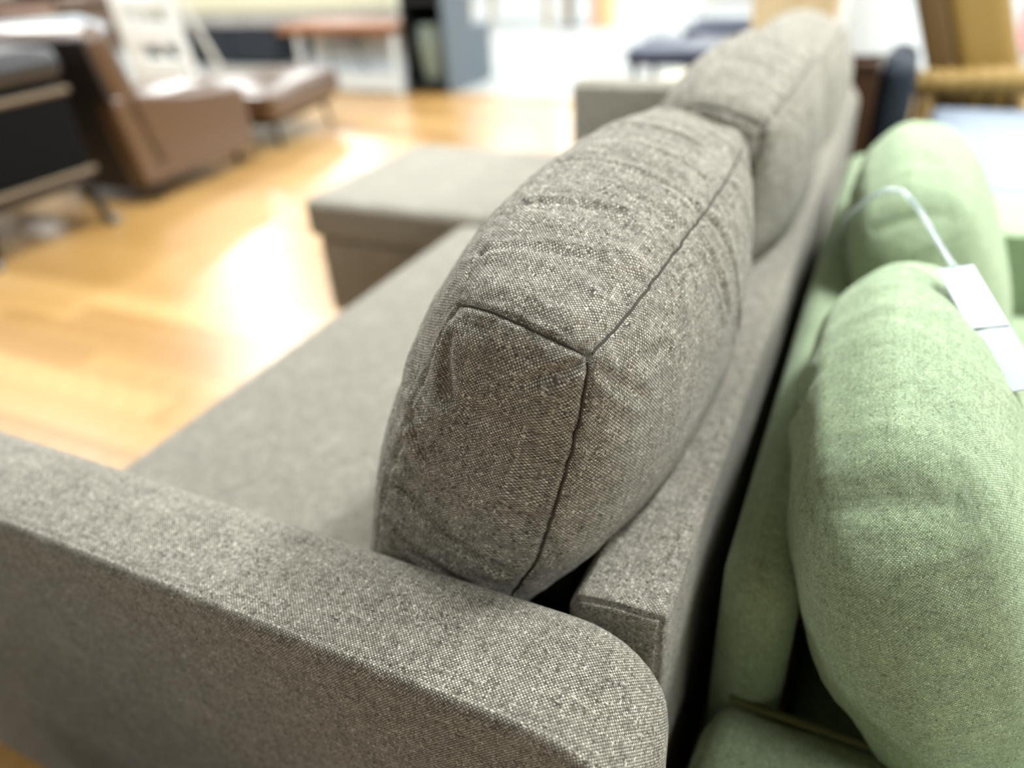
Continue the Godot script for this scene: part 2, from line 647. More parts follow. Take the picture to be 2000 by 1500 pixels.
func make_cushions() -> void:
	var size := Vector3(0.128, 0.466, 0.650)
	var g := "loose back cushions along the taupe sofa"
	var near := [
		[2, Vector2(0.262, -0.06), Vector2(0.225, 0.03), 0.0026, 0.004], [2, Vector2(0.185, -0.07), Vector2(0.150, 0.02), 0.0032, 0.004], [2, Vector2(0.120, -0.01), Vector2(0.105, 0.07), 0.0024, 0.004], [2, Vector2(0.070, -0.07), Vector2(0.058, 0.07), 0.0034, 0.0045],
		[2, Vector2(0.0, -0.03), Vector2(-0.01, 0.05), 0.0022, 0.004], [2, Vector2(-0.075, -0.07), Vector2(-0.085, 0.03), 0.0032, 0.005], [2, Vector2(-0.15, -0.02), Vector2(-0.15, 0.07), 0.0028, 0.0045], [2, Vector2(-0.235, -0.06), Vector2(-0.225, 0.05), 0.0030, 0.005],
		[0, Vector2(0.10, 0.233), Vector2(0.07, 0.16), 0.0026, 0.0045], [0, Vector2(0.055, 0.233), Vector2(0.0, 0.11), 0.0032, 0.005], [0, Vector2(-0.055, 0.233), Vector2(-0.09, 0.14), 0.0026, 0.005], [0, Vector2(-0.16, 0.233), Vector2(-0.20, 0.12), 0.0028, 0.005],
		[0, Vector2(0.315, 0.215), Vector2(0.26, 0.17), 0.0012, 0.005], [0, Vector2(0.26, 0.20), Vector2(0.22, 0.19), 0.0020, 0.005],
		[4, Vector2(-0.05, 0.035), Vector2(0.045, 0.0), 0.0036, 0.006], [4, Vector2(-0.05, -0.02), Vector2(0.03, -0.04), 0.0032, 0.006], [4, Vector2(-0.064, 0.115), Vector2(-0.03, 0.080), 0.0050, 0.005], [4, Vector2(-0.05, 0.20), Vector2(-0.03, 0.15), 0.0036, 0.006], [4, Vector2(0.025, 0.19), Vector2(0.06, 0.225), 0.0030, 0.0045], [4, Vector2(-0.01, 0.20), Vector2(0.0, 0.09), 0.0016, 0.005],
		[1, Vector2(0.30, 0.12), Vector2(0.22, 0.13), 0.0030, 0.006],
	]
	var spots := [
		[Vector3(-0.193, 0.660, -0.464), -0.305, near, 3, "plump taupe back cushion leaning beside the near armrest"],
		[Vector3(-0.182, 0.660, -1.132), -0.285, [], 17, "middle taupe back cushion between two others on the sofa"],
		[Vector3(-0.176, 0.638, -1.797), -0.270, [], 29, "taupe back cushion at the chaise end of the sofa"],
	]
	for k in 3:
		var c: Array = spots[k]
		var creases: Array = c[2]
		if k > 0:
			rng.seed = 100 + k
			creases = []
			for i in 7:
				var z := 0.26 - 0.085 * i + rng.randf_range(-0.02, 0.02)
				creases.append([2, Vector2(z, -0.07), Vector2(z - 0.015, 0.07), rng.randf_range(0.003, 0.006), 0.008])
				creases.append([0, Vector2(z - 0.015, 0.225), Vector2(z - 0.04, 0.13), rng.randf_range(0.002, 0.004), 0.008])
			creases.append([4, Vector2(-0.05, 0.14), Vector2(0.05, 0.16), 0.010, 0.012])
			creases.append([4, Vector2(-0.04, 0.05), Vector2(0.05, 0.03), 0.005, 0.010])
		var t := thing("back_cushion", c[4], "cushion", c[0], 0.0, g)
		t.rotation.z = c[1]
		part(t, "cover", cushion_mesh(size if k < 2 else Vector3(0.128, 0.43, 0.65), 0.027, 0.074, 0.014, c[3], creases, 0.0055 if k == 0 else 0.012, 1.0 if k == 0 else 1.3, 0.0030, 0.085, 0.1, 1.15, 1.35), M.taupe)
		sew(t, size if k < 2 else Vector3(0.128, 0.43, 0.65), 0.027, M.taupe_seam_shade)


# ---------------------------------------------------------------- the green sofa
func make_green() -> void:
	var sofa := thing("green_sofa", "light green woven sofa standing back to back with the taupe one", "sofa")
	var s := Shape.new()
	soft_box(s, Vector3(0.072, 0.55, 1.43), 0.032, 5, 0.05)
	part(sofa, "backrest", s.mesh(), M.green, Vector3(0.061, 0.325, -0.245 - 0.715))
	s = Shape.new()
	var cross := []
	for i in 9:
		var t := i / 8.0
		cross.append(Vector2(0.02 - 0.262 * t, [-0.012, -0.003, 0.0, 0.002, 0.003, 0.002, 0.001, -0.002, -0.012][i]))
	slab(s, outline_box(0.028, 0.05, 0.86, 0.422, [0.012, 0.012, 0.05, 0.03]), cross)
	var arm := part(sofa, "armrest", s.mesh(), M.green)
	bar(arm, "piping", [Vector3(0.05, 0.421, -0.243), Vector3(0.3, 0.421, -0.243), Vector3(0.82, 0.421, -0.243)], 0.0045, M.green_piping)
	s = Shape.new()
	var far := []
	for c in cross: far.append(Vector2(c.x - 1.47, c.y))
	slab(s, outline_box(0.105, 0.05, 0.86, 0.52, [0.012, 0.012, 0.05, 0.03]), far)
	part(sofa, "armrest", s.mesh(), M.green)
	var seat := Vector3(0.74, 0.13, 1.19)
	s = Shape.new()
	soft_box(s, seat, 0.04, 4, 0.06)
	part(sofa, "seat_cushion", s.mesh(), M.green, Vector3(0.112 + seat.x / 2, 0.285, -0.252 - seat.z / 2))
	s = Shape.new()
	soft_box(s, Vector3(0.72, 0.165, 1.18), 0.012, 2)
	part(sofa, "seat_base", s.mesh(), M.green, Vector3(0.472, 0.135, -0.847))
	for q in [[0.08, -0.05], [0.80, -0.05], [0.16, -1.60], [0.80, -1.60]]:
		part(sofa, "foot", boxmesh(Vector3(0.05, 0.052, 0.05), 0.004), M.dark_wood, Vector3(q[0], 0.026, q[1]))
	var folds := [[0, Vector2(-0.08, 0.17), Vector2(0.02, 0.07), 0.005, 0.014], [0, Vector2(-0.15, 0.07), Vector2(-0.03, 0.0), 0.005, 0.014], [0, Vector2(-0.20, -0.03), Vector2(-0.10, -0.12), 0.006, 0.014]]
	var spots := [[Vector3(0.200, 0.556, -0.470), "light green back cushion beside the green sofa's near arm, price cards behind it", 41], [Vector3(0.200, 0.565, -1.100), "light green back cushion at the far end of the green sofa", 43]]
	for k in 2:
		var t := thing("green_cushion", spots[k][1], "cushion", spots[k][0], PI, "loose back cushions of the green sofa")
		t.rotation.z = -0.36
		part(t, "cover", cushion_mesh(Vector3(0.120, 0.39, 0.53), 0.059, 0.052, 0.022, spots[k][2], folds, 0.008, 0.6, 0.0003, 0.22, 0.5), M.green)
	# clear strap that carries two price cards
	var tag := thing("price_tag_strap", "clear plastic loop with two white price cards over green cushion", "price tag")
	bar(tag, "loop", smooth_path([Vector3(0.050, 0.612, -1.027), Vector3(0.062, 0.70, -0.917), Vector3(0.088, 0.800, -0.710), Vector3(0.115, 0.825, -0.662), Vector3(0.140, 0.815, -0.623), Vector3(0.160, 0.800, -0.576), Vector3(0.175, 0.790, -0.540)]), 0.0034, M.film, 8)
	for q in [[Vector3(0.176, 0.790, -0.541), Vector3(0.207, 0.768, -0.460)], [Vector3(0.208, 0.767, -0.460), Vector3(0.238, 0.738, -0.408)]]:
		var o := part(tag, "price_card", boxmesh(Vector3(0.034, 0.0016, q[0].distance_to(q[1])), 0.0006, 1), M.card, (q[0] + q[1]) / 2.0)
		var zd: Vector3 = (q[1] - q[0]).normalized()
		var xd := Vector3(0.90, 0.15, -0.42)
		xd = (xd - zd * xd.dot(zd)).normalized()
		o.basis = Basis(xd, zd.cross(xd), zd)


# ---------------------------------------------------------------- furniture beyond
func cabriole(parent: Node, at: Vector3, out: Vector3, hgt: float) -> void:
	var path := []
	var rad := []
	for i in 9:
		var t := i / 8.0
		path.append(at + Vector3(0, hgt * (1.0 - t) + 0.012, 0) + out * (0.025 * sin(t * PI) + 0.055 * pow(t, 2.2)))
		rad.append([0.034, 0.036, 0.034, 0.028, 0.023, 0.020, 0.019, 0.022, 0.014][i])
	var leg := bar(parent, "leg", path, rad, M.black_wood, 12)
	var s := Shape.new()
	lathe(s, [Vector2(0, 0.042), Vector2(0.020, 0.038), Vector2(0.028, 0.022), Vector2(0.022, 0.004), Vector2(0, 0)], 16)
	part(leg, "toe", s.mesh(), M.steel, at + out * 0.085)


func make_black_chair() -> void:
	var t := thing("black_armchair", "black leather armchair with trim bands and curved legs, beside brown lounge chair", "armchair", Vector3(-3.62, 0, -1.68))
	var w := Vector3(1.04, 0.40, 0.58)
	var s := Shape.new()
	soft_box(s, w, 0.05, 4, 0.1)
	part(t, "body", s.mesh(), M.black, Vector3(0, 0.45, 0))
	s = Shape.new()
	soft_box(s, Vector3(1.08, 0.13, 0.62), 0.06, 5, 0.06, Crown.new(Vector3(1.08, 0.13, 0.62), Vector3(0, 0.03, 0), Vector3(2, 2, 2)))
	part(t, "top_pad", s.mesh(), M.black_gloss, Vector3(0, 0.705, 0))
	for y in [0.262, 0.60]:
		s = Shape.new()
		soft_box(s, Vector3(1.055, 0.03, 0.595), 0.05, 4)
		part(t, "trim_band", s.mesh(), M.brass, Vector3(0, y, 0))
	s = Shape.new()
	soft_box(s, Vector3(1.0, 0.05, 0.54), 0.02, 2)
	part(t, "apron", s.mesh(), M.black_wood, Vector3(0, 0.222, 0))
	for q in [[1, 1], [1, -1], [-1, 1], [-1, -1]]:
		cabriole(t, Vector3(0.46 * q[0], 0, 0.235 * q[1]), Vector3(0.7 * q[0], 0, 0.7 * q[1]), 0.22)


func make_lounge() -> void:
	var t := thing("lounge_chair", "brown leather lounge chair with shade painted on its tilted back, beside black armchair", "armchair", Vector3(-3.49, 0, -2.60), 0.05)
	# local: +x towards the taupe sofa, -z the front
	var s := Shape.new()
	for side in [-1.0, 1.0]:
		s = Shape.new()
		var prof := PackedVector2Array([Vector2(-0.40, 0.10), Vector2(0.40, 0.085), Vector2(0.41, 0.20), Vector2(0.405, 0.41), Vector2(0.36, 0.43), Vector2(0.2, 0.435), Vector2(0.05, 0.45), Vector2(-0.15, 0.485), Vector2(-0.33, 0.52), Vector2(-0.46, 0.525), Vector2(-0.475, 0.50), Vector2(-0.42, 0.12)])
		slab(s, prof, [Vector2(-0.055, -0.016), Vector2(-0.048, -0.005), Vector2(-0.03, 0.0), Vector2(0.03, 0.0), Vector2(0.048, -0.005), Vector2(0.055, -0.016)])
		var o := part(t, "side_panel", s.mesh(), M.brown, Vector3(0.315 * side, 0, 0))
		o.rotation.y = PI / 2.0
	s = Shape.new()
	soft_box(s, Vector3(0.50, 0.20, 0.72), 0.05, 4, 0.06, Crown.new(Vector3(0.50, 0.20, 0.72), Vector3(0, 0.03, 0), Vector3(2, 2, 4)))
	part(t, "seat", s.mesh(), M.brown, Vector3(0, 0.345, -0.05))
	s = Shape.new()
	soft_box(s, Vector3(0.74, 0.72, 0.16), 0.06, 4, 0.08, Crown.new(Vector3(0.74, 0.72, 0.16), Vector3(0, 0, -0.03), Vector3(2, 2, 2)))
	var back := part(t, "backrest", s.mesh(), M.brown, Vector3(0, 0.465, 0.35))
	back.rotation.x = 0.25
	s = Shape.new()
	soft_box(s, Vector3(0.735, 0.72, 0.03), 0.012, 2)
	var rear := part(t, "back_panel", s.mesh(), M.brown_shade_and_frame, Vector3(0, 0.425, 0.445))  # dark sheet that carries the painted shade of the chair's rear
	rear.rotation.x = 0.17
	for q in [[0.28, 0.28], [-0.28, 0.28], [0.28, -0.33], [-0.28, -0.33]]:
		bar(t, "leg", [Vector3(q[0], 0.10, q[1]), Vector3(q[0], 0.0, q[1])], [0.02, 0.014], M.ink)
	var o := thing("footstool", "brown leather footstool in front of brown lounge chair", "footstool", Vector3(-3.63, 0, -3.53), 0.16)
	s = Shape.new()
	soft_box(s, Vector3(0.92, 0.17, 0.86), 0.055, 5, 0.06, Crown.new(Vector3(0.92, 0.17, 0.86), Vector3(0, 0.035, 0), Vector3(2, 2, 2)))
	part(o, "cushion", s.mesh(), M.brown, Vector3(0, 0.265, 0))
	s = Shape.new()
	soft_box(s, Vector3(0.82, 0.05, 0.76), 0.02, 2)
	part(o, "frame", s.mesh(), M.brown_shade_and_frame, Vector3(0, 0.168, 0))
	for q in [[0.36, 0.30], [-0.36, 0.30], [0.36, -0.30], [-0.36, -0.30]]:
		bar(o, "leg", [Vector3(q[0], 0.15, q[1]), Vector3(q[0] * 1.08, 0.0, q[1] * 1.08)], [0.018, 0.011], M.brown_shade_and_frame)


func make_left_back() -> void:
	# white step ladder behind the lounge chair
	var t := thing("step_ladder", "white wooden step ladder standing beyond the brown lounge chair", "ladder", Vector3(-4.86, 0, -4.02))
	for q in [[-0.235, 0.17], [0.245, 0.085]]:
		var s := Shape.new()
		soft_box(s, Vector3(q[1], 0.98, 0.05), 0.008, 2)
		var o := part(t, "rail", s.mesh(), M.bright_white, Vector3(q[0], 0.487, 0))
		o.rotation.z = 0.10
	for y in [[0.14, 0.37], [0.475, 0.615], [0.71, 0.80]]:
		var k: float = 0.10 * ((y[0] + y[1]) / 2.0 - 0.487)
		box(t, "tread", Vector3(-0.17 - k, y[0], -0.06), Vector3(0.215 - k, y[1], 0.07), M.bright_white)
	for x in [-0.20, 0.30]:
		bar(t, "rear_leg", [Vector3(x - 0.08, 0.93, -0.04), Vector3(x, 0.0, -0.38)], 0.018, M.bright_white)
	# pale table between black armchair and lounge chair
	t = thing("marble_table", "pale grey marble dining table behind the black armchair", "table", Vector3(-5.03, 0, -2.68))
	var s2 := Shape.new()
	soft_box(s2, Vector3(1.10, 0.035, 1.60), 0.012, 2, 10.0, null, Transform3D(Basis(Vector3.UP, -0.52), Vector3.ZERO))
	part(t, "table_top", s2.mesh(), M.stone_white, Vector3(0, 0.70, 0))
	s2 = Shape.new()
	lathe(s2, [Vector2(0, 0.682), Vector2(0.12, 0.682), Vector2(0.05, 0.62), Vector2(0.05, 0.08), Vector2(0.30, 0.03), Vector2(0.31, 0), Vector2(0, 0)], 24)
	part(t, "pedestal", s2.mesh(), M.ink)  # dark colour stands for the shade under the black armchair
	# brown sofa far at the side
	t = thing("brown_sofa", "brown leather sofa far behind the pale marble table", "sofa", Vector3(-9.2, 0, -6.3))
	box(t, "base", Vector3(-0.9, 0.05, -0.4), Vector3(0.9, 0.42, 0.4), M.brown, 0.05)
	box(t, "seat_cushion", Vector3(-0.72, 0.42, -0.25), Vector3(0.72, 0.56, 0.41), M.leather_pale, 0.05)
	box(t, "backrest", Vector3(-0.9, 0.42, -0.5), Vector3(0.9, 0.85, -0.26), M.brown, 0.08)
	for x in [-0.86, 0.72]: box(t, "armrest", Vector3(x, 0.05, -0.4), Vector3(x + 0.16, 0.66, 0.42), M.brown, 0.05)
	# navy sideboard under a long stone top, cream panel over it
	t = thing("sideboard", "navy sideboard with long grey stone top, beyond the lounge chair", "sideboard", Vector3(-6.2, 0, -6.22))
	box(t, "body", Vector3(-1.05, 0.03, -0.25), Vector3(0.80, 0.36, 0.28), M.navy)
	for k in 3: box(t, "door", Vector3(-1.03 + 0.61 * k, 0.04, 0.28), Vector3(-0.44 + 0.61 * k, 0.345, 0.30), M.navy)
	box(t, "stone_top", Vector3(-1.15, 0.36, -0.3), Vector3(2.05, 0.465, 0.32), M.stone)
	for x in [1.2, 1.92]: box(t, "leg", Vector3(x, 0.0, -0.2), Vector3(x + 0.06, 0.36, 0.2), M.ink)
	box(t, "plinth", Vector3(-1.0, 0.0, -0.22), Vector3(0.76, 0.03, 0.25), M.ink)
	t = thing("cream_mattress", "cream mattress lying on the long grey stone top", "mattress", Vector3(-5.9, 0.467, -6.22))
	box(t, "pad", Vector3(-1.4, 0.0, -0.30), Vector3(1.85, 0.28, 0.28), M.cream, 0.04)
	# white console with orange wooden top
	t = thing("console_table", "white open console with orange brown wooden top", "console", Vector3(-3.78, 0, -5.02))
	box(t, "table_top", Vector3(-0.60, 0.435, -0.24), Vector3(0.47, 0.50, 0.24), M.orange_wood, 0.01)
	box(t, "lower_box", Vector3(-0.46, 0.02, -0.22), Vector3(0.46, 0.155, 0.20), M.white_gloss)
	box(t, "back_panel", Vector3(-0.46, 0.155, -0.02), Vector3(0.46, 0.435, 0.0), M.white_gloss)
	for x in [-0.47, 0.425]: box(t, "side_post", Vector3(x, 0.0, 0.16), Vector3(x + 0.045, 0.435, 0.205), M.white_gloss)
	t = thing("grey_stool", "small grey metal stool tucked under orange brown console top", "stool", Vector3(-3.80, 0.157, -4.93))
	bar(t, "leg", [Vector3(-0.18, 0.0, 0.05), Vector3(-0.17, 0.20, 0.04)], 0.014, M.steel)
	bar(t, "leg", [Vector3(0.16, 0.0, 0.05), Vector3(0.06, 0.20, 0.04)], 0.014, M.steel)
	box(t, "seat", Vector3(-0.2, 0.20, -0.04), Vector3(0.12, 0.235, 0.1), M.steel, 0.01)
	# dark display shelf with grey side
	t = thing("display_shelf", "tall dark display shelf with slate grey side at the wood floor's edge", "shelf", Vector3(-3.11, 0, -5.27))
	box(t, "side_panel", Vector3(0.155, 0.0, -0.06), Vector3(0.185, 1.6, 0.36), M.slate)
	box(t, "side_panel", Vector3(-0.185, 0.0, -0.06), Vector3(-0.16, 1.6, 0.36), M.ink)
	box(t, "low_box", Vector3(-0.185, 0.0, -0.36), Vector3(0.185, 0.425, -0.062), M.slate)
	box(t, "back_panel", Vector3(-0.16, 0.0, -0.06), Vector3(0.155, 1.6, -0.04), M.ink)
	for y in [0.03, 0.62, 1.1]: box(t, "shelf_board", Vector3(-0.16, y, -0.04), Vector3(0.155, y + 0.03, 0.35), M.ink)
	t = thing("glass_jar", "sage grey jar standing inside the dark display shelf", "jar", Vector3(-3.13, 0.062, -5.06))
	var sj := Shape.new()
	lathe(sj, [Vector2(0, 0), Vector2(0.07, 0.0), Vector2(0.09, 0.06), Vector2(0.115, 0.24), Vector2(0.12, 0.33), Vector2(0.10, 0.37), Vector2(0.12, 0.40), Vector2(0.10, 0.41), Vector2(0, 0.41)], 26)
	part(t, "vessel", sj.mesh(), M.sage)


func make_aisle() -> void:
	var t := thing("gold_leg_table", "white table on gold legs across the white aisle", "table", Vector3(-4.2, 0, -9.0))
	for q in [[-0.55, 0.3], [0.48, 0.3], [-0.55, -0.3], [0.48, -0.3]]: bar(t, "leg", [Vector3(q[0], 0.70, q[1]), Vector3(q[0], 0, q[1])], 0.028, M.gold)
	box(t, "table_top", Vector3(-0.65, 0.70, -0.4), Vector3(0.55, 0.74, 0.4), M.white)
	t = thing("white_sofa", "white sofa under a cover beyond the slate grey shelf", "sofa", Vector3(-5.6, 0, -8.0))
	box(t, "base", Vector3(-0.5, 0.04, -0.4), Vector3(0.55, 0.4, 0.4), M.ice, 0.06)
	box(t, "backrest", Vector3(-0.5, 0.4, -0.4), Vector3(0.55, 0.8, -0.2), M.white, 0.06)
	t = thing("pole_stand", "grey metal pole stand on the white aisle floor", "stand", Vector3(-3.42, 0, -8.7))
	var s := Shape.new()
	lathe(s, [Vector2(0, 0.03), Vector2(0.03, 0.03), Vector2(0.16, 0.012), Vector2(0.16, 0), Vector2(0, 0)], 20)
	part(t, "base", s.mesh(), M.steel)
	bar(t, "pole", [Vector3(0, 0.02, 0), Vector3(0, 1.5, 0)], 0.03, M.steel)
	t = thing("carton", "peach carton standing on the white aisle floor", "carton", Vector3(-3.12, 0, -8.75))
	box(t, "body", Vector3(-0.05, 0, -0.1), Vector3(0.05, 0.42, 0.1), M.peach)
	box(t, "flap", Vector3(-0.05, 0.42, -0.1), Vector3(0.05, 0.426, 0.0), M.peach, 0.002)
	t = thing("carton", "straw yellow carton beside the peach one", "carton", Vector3(-2.98, 0, -8.75))
	box(t, "body", Vector3(-0.06, 0, -0.1), Vector3(0.06, 0.44, 0.1), M.straw)
	box(t, "flap", Vector3(-0.06, 0.44, -0.1), Vector3(0.06, 0.446, 0.0), M.straw, 0.002)
	# seats beyond the far arm
	t = thing("cream_pouf", "round cream pouf right behind the taupe sofa's far arm", "pouf", Vector3(-0.72, 0, -3.50))
	s = Shape.new()
	lathe(s, [Vector2(0, 0.435), Vector2(0.18, 0.43), Vector2(0.26, 0.40), Vector2(0.285, 0.34), Vector2(0.28, 0.08), Vector2(0.25, 0.03), Vector2(0, 0.03)], 32)
	part(t, "cover", s.mesh(), M.cream)
	for k in 4: part(t, "foot", boxmesh(Vector3(0.04, 0.03, 0.04), 0.004), M.dark_wood, Vector3(0.17 * cos(PI / 4 + k * PI / 2), 0.015, 0.17 * sin(PI / 4 + k * PI / 2)))
	var names := ["navy upholstered bench behind the round cream pouf", "navy dining chair with white back beyond the navy bench"]
	for k in 2:
		t = thing(["navy_bench", "navy_chair"][k], names[k], ["bench", "chair"][k], [Vector3(-0.98, 0, -4.34), Vector3(-0.93, 0, -5.22)][k])
		var w: float = [0.32, 0.27][k]
		box(t, "seat", Vector3(-w, 0.36, -0.25), Vector3(w, 0.455, 0.25), M.navy_seat, 0.03)
		for q in [[-1, 1], [1, 1], [-1, -1], [1, -1]]: bar(t, "leg", [Vector3((w - 0.05) * q[0], 0.36, 0.2 * q[1]), Vector3((w - 0.03) * q[0], 0, 0.22 * q[1])], [0.02, 0.014], M.ink)
		if k == 1: box(t, "backrest", Vector3(-w, 0.50, -0.27), Vector3(w, 0.86, -0.23), M.white, 0.015)
	t = thing("black_chair", "black chair frame beyond the navy chair", "chair", Vector3(-1.55, 0, -6.2))
	box(t, "seat", Vector3(-0.2, 0.42, -0.2), Vector3(0.2, 0.46, 0.2), M.white, 0.01)
	for q in [[-1, 1], [1, 1], [-1, -1], [1, -1]]: bar(t, "leg", [Vector3(0.17 * q[0], 0.42, 0.17 * q[1]), Vector3(0.2 * q[0], 0, 0.2 * q[1])], 0.014, M.white)
	box(t, "backrest", Vector3(-0.2, 0.52, -0.2), Vector3(0.2, 0.85, -0.17), M.ink, 0.01)
	t = thing("tan_cabinet", "pale tan wooden cabinet behind the last taupe cushion", "cabinet", Vector3(-0.56, 0, -4.2))
	box(t, "body", Vector3(-0.06, 0.0, -0.2), Vector3(0.34, 0.95, 0.16), M.tan_wood)
	box(t, "door", Vector3(-0.05, 0.06, 0.16), Vector3(0.138, 0.90, 0.18), M.tan_wood)
	box(t, "door", Vector3(0.142, 0.06, 0.16), Vector3(0.33, 0.90, 0.18), M.tan_wood)
	# right side, past the end of both sofas
	t = thing("wooden_cabinet", "dark brown wooden cabinet past the taupe sofa's end", "cabinet", Vector3(0.02, 0, -2.60))
	box(t, "body", Vector3(-0.10, 0.04, -0.16), Vector3(0.026, 0.64, 0.12), M.dark_wood)
	box(t, "top_board", Vector3(-0.11, 0.64, -0.17), Vector3(0.025, 0.662, 0.13), M.dark_wood)
	box(t, "plinth", Vector3(-0.09, 0.0, -0.15), Vector3(0.01, 0.04, 0.11), M.ink)
	t = thing("white_lampshade", "white tapered lampshade on the dark brown wooden cabinet", "lamp", Vector3(-0.02, 0.664, -2.61))
	s = Shape.new()
	lathe(s, [Vector2(0, 0.30), Vector2(0.05, 0.30), Vector2(0.088, 0.012), Vector2(0.084, 0.012), Vector2(0.046, 0.294), Vector2(0, 0.294)], 28)
	part(t, "shade", s.mesh(), M.white)
	s = Shape.new()
	lathe(s, [Vector2(0, 0.10), Vector2(0.02, 0.10), Vector2(0.02, 0.02), Vector2(0.05, 0.01), Vector2(0.05, 0.0), Vector2(0, 0)], 20)
	part(t, "base", s.mesh(), M.gold)
	t = thing("teal_chair", "dark teal upholstered chair squeezed in beside the dark cabinet", "chair", Vector3(0.115, 0, -2.72))
	s = Shape.new()
	soft_box(s, Vector3(0.11, 0.34, 0.40), 0.05, 5)
	part(t, "backrest", s.mesh(), M.teal, Vector3(-0.012, 0.49, 0))
	box(t, "seat", Vector3(-0.06, 0.25, -0.2), Vector3(0.07, 0.33, 0.2), M.teal, 0.03)
	for q in [[-0.04, 0.17], [0.05, 0.17], [-0.04, -0.17], [0.05, -0.17]]: bar(t, "leg", [Vector3(q[0], 0.25, q[1]), Vector3(q[0], 0, q[1])], 0.014, M.ink)


func make_near_stool() -> void:
	# unseen stool, added for its shade on the outside of the near arm
	var t := thing("shade_footstool", "unseen taupe woven footstool added to shade the outside of the near armrest", "footstool", Vector3(-0.66, 0, 0.50))
	var s := Shape.new()
	soft_box(s, Vector3(0.84, 0.14, 0.60), 0.03, 4)
	part(t, "cushion", s.mesh(), M.taupe, Vector3(0, 0.38, 0))
	s = Shape.new()
	soft_box(s, Vector3(0.82, 0.27, 0.58), 0.015, 3)
	part(t, "base", s.mesh(), M.taupe, Vector3(0, 0.175, 0))
	for q in [[1, 1], [1, -1], [-1, 1], [-1, -1]]: part(t, "foot", boxmesh(Vector3(0.04, 0.042, 0.04), 0.004), M.ink, Vector3(0.36 * q[0], 0.021, 0.24 * q[1]))


func make_wicker() -> void:
	var t := thing("wicker_armchair", "honey wicker armchair with tall woven back, behind pale blue bench", "armchair", Vector3(0.50, 0, -3.35))
	# arm: a fat roll wound with cane
	var path := []
	var rad := []
	for i in 61:
		var u := i / 60.0
		path.append(Vector3(-0.34 + 0.80 * u, 0.515 + 0.02 * sin(u * PI), 0.40 + 0.02 * sin(u * PI)))
		rad.append(0.044 + 0.006 * sin(i * 1.7))
	rad[0] = 0.03
	rad[60] = 0.03
	bar(t, "arm_roll", path, rad, M.wicker, 14)
	for k in 11:
		var x := -0.31 + 0.072 * k
		bar(t, "upright", [Vector3(x, 0.48, 0.40), Vector3(x, 0.06, 0.38)], 0.012, M.wicker_dark, 8)
	box(t, "seat", Vector3(-0.33, 0.28, -0.35), Vector3(0.40, 0.36, 0.37), M.wicker, 0.03)
	var s := Shape.new()
	soft_box(s, Vector3(0.19, 0.72, 0.70), 0.05, 4)
	var o := part(t, "backrest", s.mesh(), M.wicker, Vector3(-0.155, 0.68, -0.02))
	o.rotation.z = 0.36
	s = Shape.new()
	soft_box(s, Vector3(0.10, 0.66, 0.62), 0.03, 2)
	var e := part(t, "back_shade_side", s.mesh(), M.wicker_dark, Vector3(-0.285, 0.63, 0.02))  # darker slab put in as the unlit side of the woven back
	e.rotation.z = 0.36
	for q in [[-0.3, 0.34], [0.38, 0.34], [-0.3, -0.33], [0.38, -0.33]]: bar(t, "leg", [Vector3(q[0], 0.28, q[1]), Vector3(q[0], 0, q[1])], 0.022, M.wicker_dark)
	t = thing("blue_bench", "pale blue upholstered bench with navy base beyond the green sofa", "bench", Vector3(0.60, 0, -2.41))
	s = Shape.new()
	soft_box(s, Vector3(0.86, 0.10, 0.98), 0.03, 4)
	part(t, "pad", s.mesh(), M.ice, Vector3(0.06, 0.40, 0))
	box(t, "base", Vector3(-0.34, 0.10, -0.46), Vector3(0.46, 0.35, 0.475), M.navy, 0.01)
	for q in [[-0.3, 0.4], [0.42, 0.4], [-0.3, -0.4], [0.42, -0.4]]: bar(t, "leg", [Vector3(q[0], 0.10, q[1]), Vector3(q[0], 0, q[1])], 0.018, M.ink)
	t = thing("white_basket", "white round basket behind the wicker armchair", "basket", Vector3(1.02, 0, -4.05))
	s = Shape.new()
	lathe(s, [Vector2(0, 0.0), Vector2(0.18, 0.0), Vector2(0.25, 0.55), Vector2(0.26, 0.60), Vector2(0.235, 0.60), Vector2(0.17, 0.03), Vector2(0, 0.03)], 30)
	part(t, "shell", s.mesh(), M.white)
	t = thing("pink_cushion", "pink cushion propped behind the wicker armchair", "cushion", Vector3(0.72, 0.0, -4.6))
	part(t, "cover", cushion_mesh(Vector3(0.10, 0.40, 0.40), 0.03, 0.05, 0.01, 60, [], 0.03), M.pink, Vector3(0, 0.60, 0))
	box(t, "stand", Vector3(-0.12, 0, -0.2), Vector3(0.12, 0.38, 0.2), M.white)


